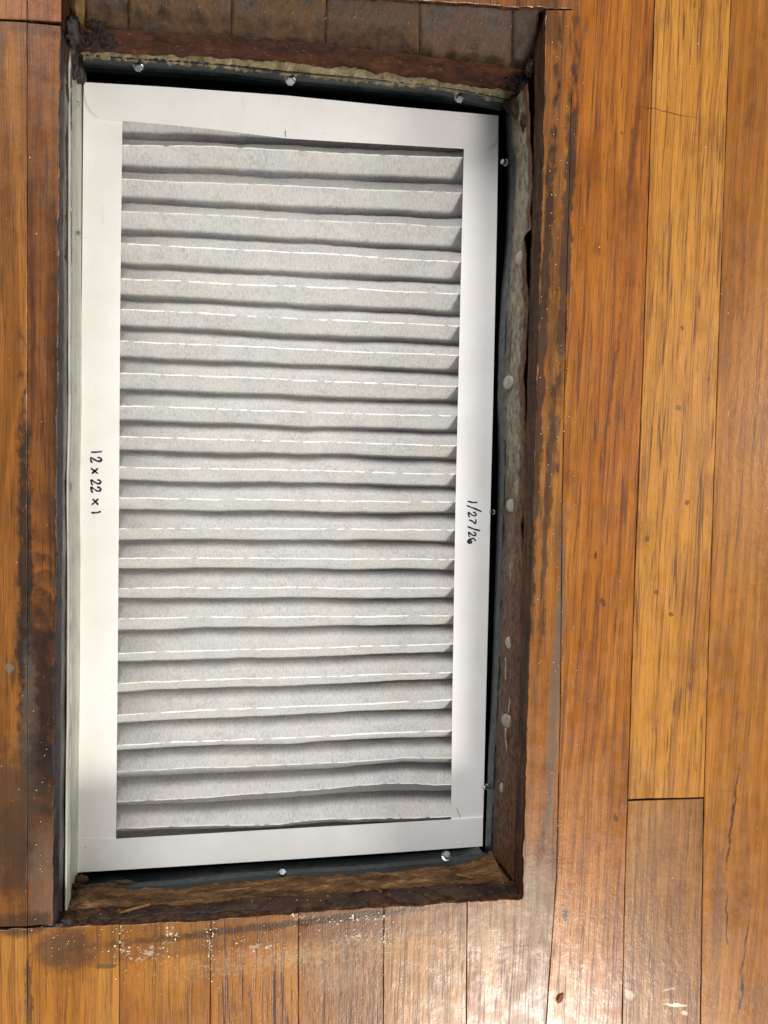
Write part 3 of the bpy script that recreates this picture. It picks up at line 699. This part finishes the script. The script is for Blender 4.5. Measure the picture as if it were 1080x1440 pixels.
fpart('side_rail', slab('side_rail', [(117.5, 118), (172, 166), (172, 170), (169, 420), (167.5, 660), (165.5, 920), (163, 1180), (163, 1182), (108.8, 1182), (108.5, 1180), (110.5, 900), (113, 620), (115.5, 370)], ZF, skirt=(8, 9, 10, 11, 12)), M_card, 'left side rail with a handwritten size')
fpart('side_rail', slab('side_rail', [(652.5, 206), (701, 168), (699, 300), (696.5, 420), (693.5, 560), (690, 700), (686.5, 860), (683, 1000), (680.5, 1110), (679.5, 1150), (634.5, 1152.5), (636, 1000), (640.5, 720), (647.5, 420)], ZF, skirt=(1, 2, 3, 4, 5, 6, 7, 8)), M_card, 'right side rail with a handwritten date')
toppts = [(117.5, 115.5), (230, 122), (400, 134), (560, 150), (701, 162.5)]
rc = [(700.5, 175), (699.5, 190), (696, 201), (690, 207), (682, 209.3)]
low = [(652, 208.8), (560, 203.5), (480, 199), (400, 194), (300, 181.5), (230, 174.5), (172, 169.5), (150, 168)]
lc = [(138, 165), (129, 157), (122, 145), (118.5, 130)]
fpart('end_rail', slab('end_rail', toppts+rc+low+lc, ZF+.0013, skirt=(0, 1, 2, 3), bow=lambda u, v: .0010*math.sin((u-117)/584*math.pi)), M_card, 'upper end rail with rounded corner flaps')
fpart('end_rail', slab('end_rail', [(108, 1181), (163, 1180), (300, 1172), (480, 1161.5), (634, 1152.8), (679.3, 1149.5), (678.6, 1190), (560, 1198.5), (400, 1209), (240, 1219), (108, 1227)], ZF+.0009, skirt=(6, 7, 8, 9)), M_card, 'lower end rail')

# cloth: one folded sheet
RL = [203, 252, 296, 341, 391, 435, 479, 524, 571, 613.5, 656, 700, 743, 785.5, 827, 870, 919, 961, 1005, 1048, 1085, 1127, 1165]
RR = [221, 272, 320, 369, 414, 459, 501, 544, 586, 627, 667, 707, 745.5, 786, 827, 866, 906, 945, 984.5, 1027, 1066, 1104, 1148]
ZR, ZV = ZF-.0022, ZF-.0215
nx = 200; rows = []
ridge = []
def xe(v, side): return np.interp(v, [150, 420, 660, 920, 1200], [165, 162, 160, 158, 156]) if side == 0 else np.interp(v, [150, 420, 720, 1000, 1200], [660, 655, 648, 643, 641])
for a, b in zip(RL, RR):
    ridge.append((P(xe(a, 0), a, ZR), P(xe(b, 1), b, ZR)))
def ext(i):
    if 0 <= i < len(ridge): return ridge[i]
    if i < 0: return tuple(p+Vector((0, .022*-i, 0)) for p in ridge[0])
    return tuple(p-Vector((0, .0205*(i-len(ridge)+1), 0)) for p in ridge[-1])
prof = [(0.0, 1.0), (.022, .975), (.06, .93), (.14, .83), (.25, .66), (.36, .47), (.435, .27), (.475, .09), (.5, -.05), (.525, .09), (.565, .27), (.64, .47), (.75, .66), (.86, .83), (.94, .93), (.978, .975)]
NR = len(RL)
def ridge_off(i, s):        # slow waviness of each fold line, metres
    o = .0007*mn.noise(Vector((s*4.0, i*3.7, 1.3)))+.00045*mn.noise(Vector((s*17, i*5.1, 4.4)))+.00022*mn.noise(Vector((s*52, i*2.1, 9)))
    if i == 0: o += .0014*math.sin((s-.1)*6.5)*.6
    if i == 21: o += .0040*math.exp(-((s-.78)/.16)**2)-.0008*math.sin(s*9)
    if i == 22: o += .0020*math.exp(-((s-.30)/.1)**2)*0-.0016*math.exp(-((s-.43)/.10)**2)+.0008*math.exp(-((s-.62)/.07)**2)
    if i == 20: o += .0012*math.exp(-((s-.85)/.12)**2)
    return o
for i in range(-1, NR):
    A, B = ext(i), ext(i+1)
    for k, (t, h) in enumerate(prof):
        row = []
        for j in range(nx):
            s = j/(nx-1)
            pa = A[0].lerp(A[1], s); pb = B[0].lerp(B[1], s)
            pa.y += ridge_off(i, s); pb.y += ridge_off(i+1, s)
            p = pa.lerp(pb, t)
            vo = .0014*mn.noise(Vector((s*4, i*9.1, 7.7)))*math.sin(math.pi*t)**2   # valley wanders
            lowv = ZV+.0025*mn.noise(Vector((s*3.2, i*4.3, 2.2)))
            z = lowv+(ZR-lowv)*h
            if h > .85: z += .0005*mn.noise(Vector((s*9, (i+(t > .5))*3.3, 5)))+.0003*mn.noise(Vector((s*40, (i+(t > .5))*3.3, 5)))
            # crumples
            cr = 0.0011*mn.noise(Vector((p.x*30, p.y*60, i*1.0)))+.0004*mn.noise(Vector((p.x*140, p.y*170, i*1.0)))
            crw = max(0, 4*h*(1-h))**.5
            row.append(Vector((p.x, p.y+vo+cr*crw*.8, z+cr*crw*.5)))
        rows.append(row)
rows.append([Vector((a.x, a.y, ZR)) for a in [ext(NR)[0].lerp(ext(NR)[1], j/(nx-1)) for j in range(nx)]])
# keep only what lies inside the frame
ytop = P(300, 160, ZF).y; 
rows = [r for r in rows if r[0].y < P(172, 150, ZF).y and r[-1].y > P(634, 1175, ZF).y-.004]
vs = [p for r in rows for p in r]
fs = [(r*nx+j, r*nx+j+1, (r+1)*nx+j+1, (r+1)*nx+j) for r in range(len(rows)-1) for j in range(nx-1)]
media = fpart('pleated_cloth', mesh('pleated_cloth', vs, fs, True), M_cloth)
# pinched fold lines: thin broken crests along each fold
def crest(i):
    vs = []; fs = []; n = 150
    A = ext(i)
    for j in range(n):
        s = .012+.976*j/(n-1); p = A[0].lerp(A[1], s); p.y += ridge_off(i, s)
        zz = ZR+.0005*mn.noise(Vector((s*9, i*3.3, 5)))+.0003*mn.noise(Vector((s*40, i*3.3, 5)))
        q = mn.noise(Vector((s*34, i*8.3, 3)))+.5*mn.noise(Vector((s*90, i*8.3, 6)))
        wd = .00042*(1 if q > -.30 else .12)*(1+.7*q); hh = .00035 if q > -.30 else -.0003
        p.y += .0002*mn.noise(Vector((s*80, i, 0)))
        for dy, dz in ((wd, -.0004), (wd*.5, hh), (-wd*.5, hh), (-wd, -.0004)): vs.append(Vector((p.x, p.y+dy, zz+dz)))
    for j in range(n-1):
        for k in range(3): fs.append((j*4+k, j*4+k+1, (j+1)*4+k+1, (j+1)*4+k))
    fs += [(0, 1, 2, 3), tuple((n-1)*4+k for k in (3, 2, 1, 0))]
    return mesh('fold_crest', vs, fs, True)
for i in range(NR): fpart('fold_crest', crest(i), M_highlight if 2 < i < 20 else M_crease)

# handwriting in marker on the rails
def ink(pts, wd, z):
    """flat ribbon of ink on the rail, pts in photo pixels"""
    q = resample([P(u, v, z) for u, v in pts], max(3, len(pts)*4)); vs = []; fs = []
    for i, p in enumerate(q):
        d = (q[min(i+1, len(q)-1)]-q[max(i-1, 0)]).normalized(); nn = Vector((-d.y, d.x, 0))*wd*1.12*(1+.45*nz(p, 420, 1))
        if i in (0, len(q)-1): nn = nn*.6
        vs += [p+nn, p-nn]
    fs = [(2*i, 2*i+1, 2*i+3, 2*i+2) for i in range(len(q)-1)]
    return vs, fs
G2 = [(0, .62), (.12, .88), (.42, 1), (.72, .86), (.68, .6), (.34, .28), (.06, .08), (.1, 0), (.4, .02), (.7, .06), (1, .16)]
def glyph(strokes, x0, x1, y0, y1, f):
    return [[f(x0+(x1-x0)*gy, y0+(y1-y0)*gx) for gx, gy in st] for st in strokes]
fl = lambda X, Y: (60+X/7.714, 600+Y/7.714)
fr_ = lambda X, Y: (600+X/6.75, 660+Y/6.75)
S1 = [fl(645, 270), fl(585, 277), fl(525, 277)]
left = [[S1]]+[glyph([G2], 519, 640, 333, 393, fl), glyph([[(0, 0), (1, 1)], [(0, 1), (1, .1)]], 525, 600, 452, 510, fl),
        glyph([G2], 525, 632, 576, 636, fl), glyph([G2], 525, 632, 655, 718, fl), glyph([[(0, .1), (1, .95)], [(1, 0), (0, 1)]], 533, 607, 782, 848, fl),
        [[fl(633, 920), fl(590, 934), fl(525, 935)]]]
G6 = [(0.05, .95), (.3, .55), (.55, .15), (.8, .02), (1, .18), (.95, .45), (.7, .5), (.55, .3), (.6, .15)]
right = [[[fr_(482, 314), fr_(440, 315), fr_(388, 303)]], [[fr_(521, 401), fr_(450, 370), fr_(380, 344)]],
         glyph([G2], 395, 470, 406, 456, fr_), [[fr_(463, 474), fr_(468, 490), fr_(463, 518)], [fr_(463, 516), fr_(430, 490), fr_(403, 480)]],
         [[fr_(508, 583), fr_(450, 568), fr_(388, 543)]], glyph([G2], 397, 468, 596, 642, fr_),
         [[fr_(466, 680), fr_(445, 655), fr_(420, 660), fr_(395, 672), fr_(390, 690), fr_(404, 705), fr_(425, 697), fr_(428, 682), fr_(412, 676), fr_(402, 690), fr_(415, 695)]]]
for wds, parts in ((.00058, left), (.00054, right)):
    vs = []; fs = []
    for gl in parts:
        for st in gl:
            a, b = ink(st, wds, ZF+.00012); fs += [tuple(i+len(vs) for i in f) for f in b]; vs += a
    me = bpy.data.meshes.new('handwriting'); me.from_pydata([tuple(v) for v in vs], [], fs); me.update()
    fpart('handwriting', me, M_ink, 'handwritten 12 x 22 x 1' if parts is left else 'handwritten 1/27/26')

for pts, zz in (([(402, 184), (401, 189), (402, 193)], ZF+.0028), ([(642, 1136), (645, 1144), (648, 1150)], ZF+.0002), ([(119, 1192), (121, 1192.5)], ZF+.0011)):
    a, b = ink(pts, .00016, zz); me = bpy.data.meshes.new('scuff_mark'); me.from_pydata([tuple(v) for v in a], [], b); me.update()
    fpart('scuff_mark', me, M_ink)
# ------------------------------------------------------------ tar lumps, crumbs, grit
def lumps(name, items, mat, seed, sub=3, **kw):
    bm = bmesh.new()
    for u, v, z, r, sx, sy, sz in items:
        b2 = bmesh.new(); bmesh.ops.create_icosphere(b2, subdivisions=sub, radius=1)
        c = P(u, v, z)
        for vt in b2.verts:
            d = vt.co.normalized(); k = 1+.45*mn.noise(d*2.2+Vector((u, v, seed)))+.25*mn.noise(d*5+Vector((u, v, seed)))+.16*mn.noise(d*12+Vector((u, v, seed)))
            vt.co = c+Vector((d.x*sx, d.y*sy, d.z*sz))*r*k
        me = bpy.data.meshes.new('t'); b2.to_mesh(me); b2.free(); bm.from_mesh(me)
        bpy.data.meshes.remove(me)
    me = bpy.data.meshes.new(name); bm.to_mesh(me); bm.free()
    for f in me.polygons: f.use_smooth = True
    return link(name, me, mat, **kw)
lumps('tar_lump', [(128, 52, -.034, .006, 1.3, 1, .8), (145, 48, -.032, .006, 1.4, .9, .8), (150, 62, -.038, .004, 1.6, .8, .8), (112, 44, -.030, .005, .8, 1.3, .8), (137, 30, -.024, .005, 1.2, 1.2, .7), (160, 50, -.034, .003, 1.6, .8, .8)],
      M_tar, 1, sub=4, label='glossy dark tar lump in the upper left corner of the opening', cat='tar')
lumps('tar_lump', [(726, 108, -.036, .007, 1.1, 1.2, .8), (715, 96, -.034, .004, 1.3, .9, .8), (738, 120, -.034, .006, .8, 1.3, .8), (712, 118, -.044, .004, 1.5, .8, .8), (745, 96, -.020, .004, .7, 1.4, .8)],
      M_tar, 2, sub=4, label='glossy red-black tar lump in the upper right corner of the opening', cat='tar')
lumps('tar_lump', [(83, 1304, -.003, .0032, 1.5, .8, .6), (92, 1299, -.006, .003, 1.6, .8, .6)], M_bead, 3, label='small shiny sealant lump at the lower left corner of the opening', cat='sealant')
M_cornr = make_rough('corner_tar', ['0b0806', '17110d', '241b14', '332820'], (1, 1, 1), 80, .5, .0012, 0, None, .45, 13, .3)
lumps('tar_smear', [(100, 66, -.024, .0055, .9, 2.0, 1), (104, 88, -.034, .005, .9, 1.9, 1), (111, 104, -.052, .005, .9, 1.2, 1), (101, 44, -.012, .005, 1.1, 1.6, .8)], M_cornr, 4,
      label='dull black tar smeared down the upper left corner seam', cat='tar')
lumps('debris_clump', [(112, 1256, -.045, .006, 1.3, 1, .7), (128, 1262, -.040, .006, 1.6, .8, .7), (104, 1272, -.034, .006, 1, 1.3, .8), (148, 1250, -.046, .005, 1.8, .7, .7), (170, 1243, -.052, .004, 2.2, .6, .5), (112, 1240, -.06, .005, 1.2, 1, .7)],
      make_rough('dirt_clump', ['1a110a', '3a2a1a', '54412c', '6d5a42'], (1, 1, 1), 200, .8, .0015, 0, None, .25, 15), 5, label='brown dirt clump in the lower left corner of the opening', cat='debris')
lumps('debris_clump', [(690, 1222, -.048, .007, 1.2, 1, .7), (706, 1232, -.040, .007, 1.2, 1, .8), (675, 1222, -.046, .005, 1.5, .8, .7), (712, 1212, -.044, .006, .8, 1.4, .8)],
      make_rough('dirt_clump', ['170d07', '35210f', '52361c', '66492c'], (1, 1, 1), 160, .8, .0015, 0, None, .25, 16), 6, label='dark brown dirt clump in the lower right corner of the opening', cat='debris')
lumps('debris_clump', [(730, 150, -.040, .006, 1, 1.4, .8), (722, 148, -.050, .005, 1.3, 1, .8), (738, 170, -.030, .004, .8, 1.6, .8)],
      make_rough('dirt_clump', ['140c07', '2e2114', '4a3c28', '655840'], (1, 1, 1), 160, .8, .0015, 0, None, .25, 17), 7, label='brown dirt clump below the tar in the upper right corner', cat='debris')
tube('splinter', [P(169, 1284, -.010), P(185, 1279, -.010), P(211, 1272, -.012)], .0011, M_splinter, None, 5, label='thin pale wood splinter lying on the lower edge of the opening', cat='splinter')
for k, (pa, pb, rr_) in enumerate((((640, 1228), (664, 1233), .0005), ((310, 1252), (352, 1247), .0006))):
    a, b = P(*pa, -.0205)+Vector((0, 0, .0016)), P(*pb, -.0215)+Vector((0, 0, .0016))
    tube('splinter', [a, a.lerp(b, .5)+Vector((0, .0006, .0006)), b], rr_, M_splinter, None, 5, label=('small pale splinter near the lower right corner of the opening', 'flat pale splinter on the lower ledge left of the lower middle screw')[k], cat='splinter', group='splinters on the lower ledge')
# small brown leaf
lf = []; K = 9; c = P(788, 1404, .0006); ax = Vector((math.cos(math.radians(52)), math.sin(math.radians(52)), 0)); bx = Vector((-ax.y, ax.x, 0))
for i in range(K):
    t = i/(K-1); wd = .0017*math.sin(math.pi*t)**.8*(1 if t < .8 else .8)
    for s_ in (-1, 0, 1): lf.append(c+ax*(t-.5)*.0085+bx*wd*s_+Vector((0, 0, .0007*abs(s_)*math.sin(math.pi*t)+.0004*math.sin(6*t))))
lfaces = [(i*3+k, i*3+k+1, i*3+k+4, i*3+k+3) for i in range(K-1) for k in range(2)]
n0 = len(lf); lf += [p-Vector((0, 0, .00025)) for p in lf]; lfaces += [tuple(n0+i for i in reversed(f)) for f in lfaces]
link('leaf', mesh('leaf', lf, lfaces, True), M_leaf, None, 'tiny reddish-brown leaf scrap on the sunlit floor board', 'leaf')

def crumbs(name, n, pick, rr, mat, label, seed=1, flat=.5, cat=None):
    rnd = random.Random(seed); vs = []; fs = []
    for _ in range(n):
        p = pick(rnd)
        if p is None: continue
        u, v, z = p; c = P(u, v, z); r = rr[0]+(rr[1]-rr[0])*rnd.random()**3
        k = len(vs); a0 = rnd.random()*6.28
        ring = [c+Vector((r*math.cos(a0+i*1.2566)*rnd.uniform(.6, 1.2), r*math.sin(a0+i*1.2566)*rnd.uniform(.6, 1.2), 0)) for i in range(5)]
        vs += ring+[c+Vector((r*rnd.uniform(-.3, .3), r*rnd.uniform(-.3, .3), r*flat*rnd.uniform(.7, 1.4)))]
        for i in range(5): fs.append((k+i, k+(i+1) % 5, k+5))
    me = bpy.data.meshes.new(name); me.from_pydata([tuple(v) for v in vs], [], fs); me.update()
    return link(name, me, mat, None, label, cat, kind='stuff')
def inhole(u, v): return 70 < u < float(np.interp(v, [0, 1265], [772, 738])) and te(u)-8 < v < yt(u)+1
def anyfloor(r):
    u, v = r.uniform(-60, 1140), r.uniform(-40, 1500)
    return None if inhole(u, v) else (u, v, .0003)
crumbs('grit', 700, anyfloor, (.00010, .0005), M_grit, 'fine pale grit scattered over the oak boards', 1, .7, 'grit')
def nearedge(r):
    q = r.random()
    if q < .35: u, v = r.gauss(785, 14), r.uniform(0, 1300)
    elif q < .42: u, v = r.gauss(55, 18), r.uniform(900, 1340)
    else: u, v = r.uniform(60, 780), 1300+abs(r.gauss(0, 45))
    return None if inhole(u, v) else (u, v, .0003)
crumbs('grit', 1100, nearedge, (.00008, .00048), M_grit, 'pale grit gathered along the edges of the opening', 2, .7, 'grit')
def plast(r):
    c = r.choice([(210, 1340, 30, 12), (172, 1325, 5, 20), (242, 1312, 6, 8), (500, 1318, 30, 7), (541, 1308, 5, 24), (295, 1325, 4, 22), (360, 1332, 40, 7), (470, 1290, 40, 7), (520, 1290, 20, 5), (420, 1285, 25, 4)])
    u, v = r.gauss(c[0], c[2]), r.gauss(c[1], c[3])
    return None if inhole(u, v) else (u, v, .0002)
crumbs('plaster_residue', 380, plast, (.0001, .0009), M_plaster, 'white plaster crumbs stuck to the boards below the opening', 3, .35, 'plaster')
def inh(r):
    if r.random() < .5: return (r.uniform(110, 700), 0, 0) and (lambda u: (u, f0(u)+r.uniform(-4, 8), -.008))(r.uniform(120, 740))
    return (lambda u: (u, float(np.interp(u, *zip(*crack)))+r.uniform(2, 14), -.012))(r.uniform(110, 720))
crumbs('sawdust', 120, inh, (.0002, .0011), M_splinter, 'sawdust and wood chips on the ledges of the opening', 4, .6, 'sawdust')
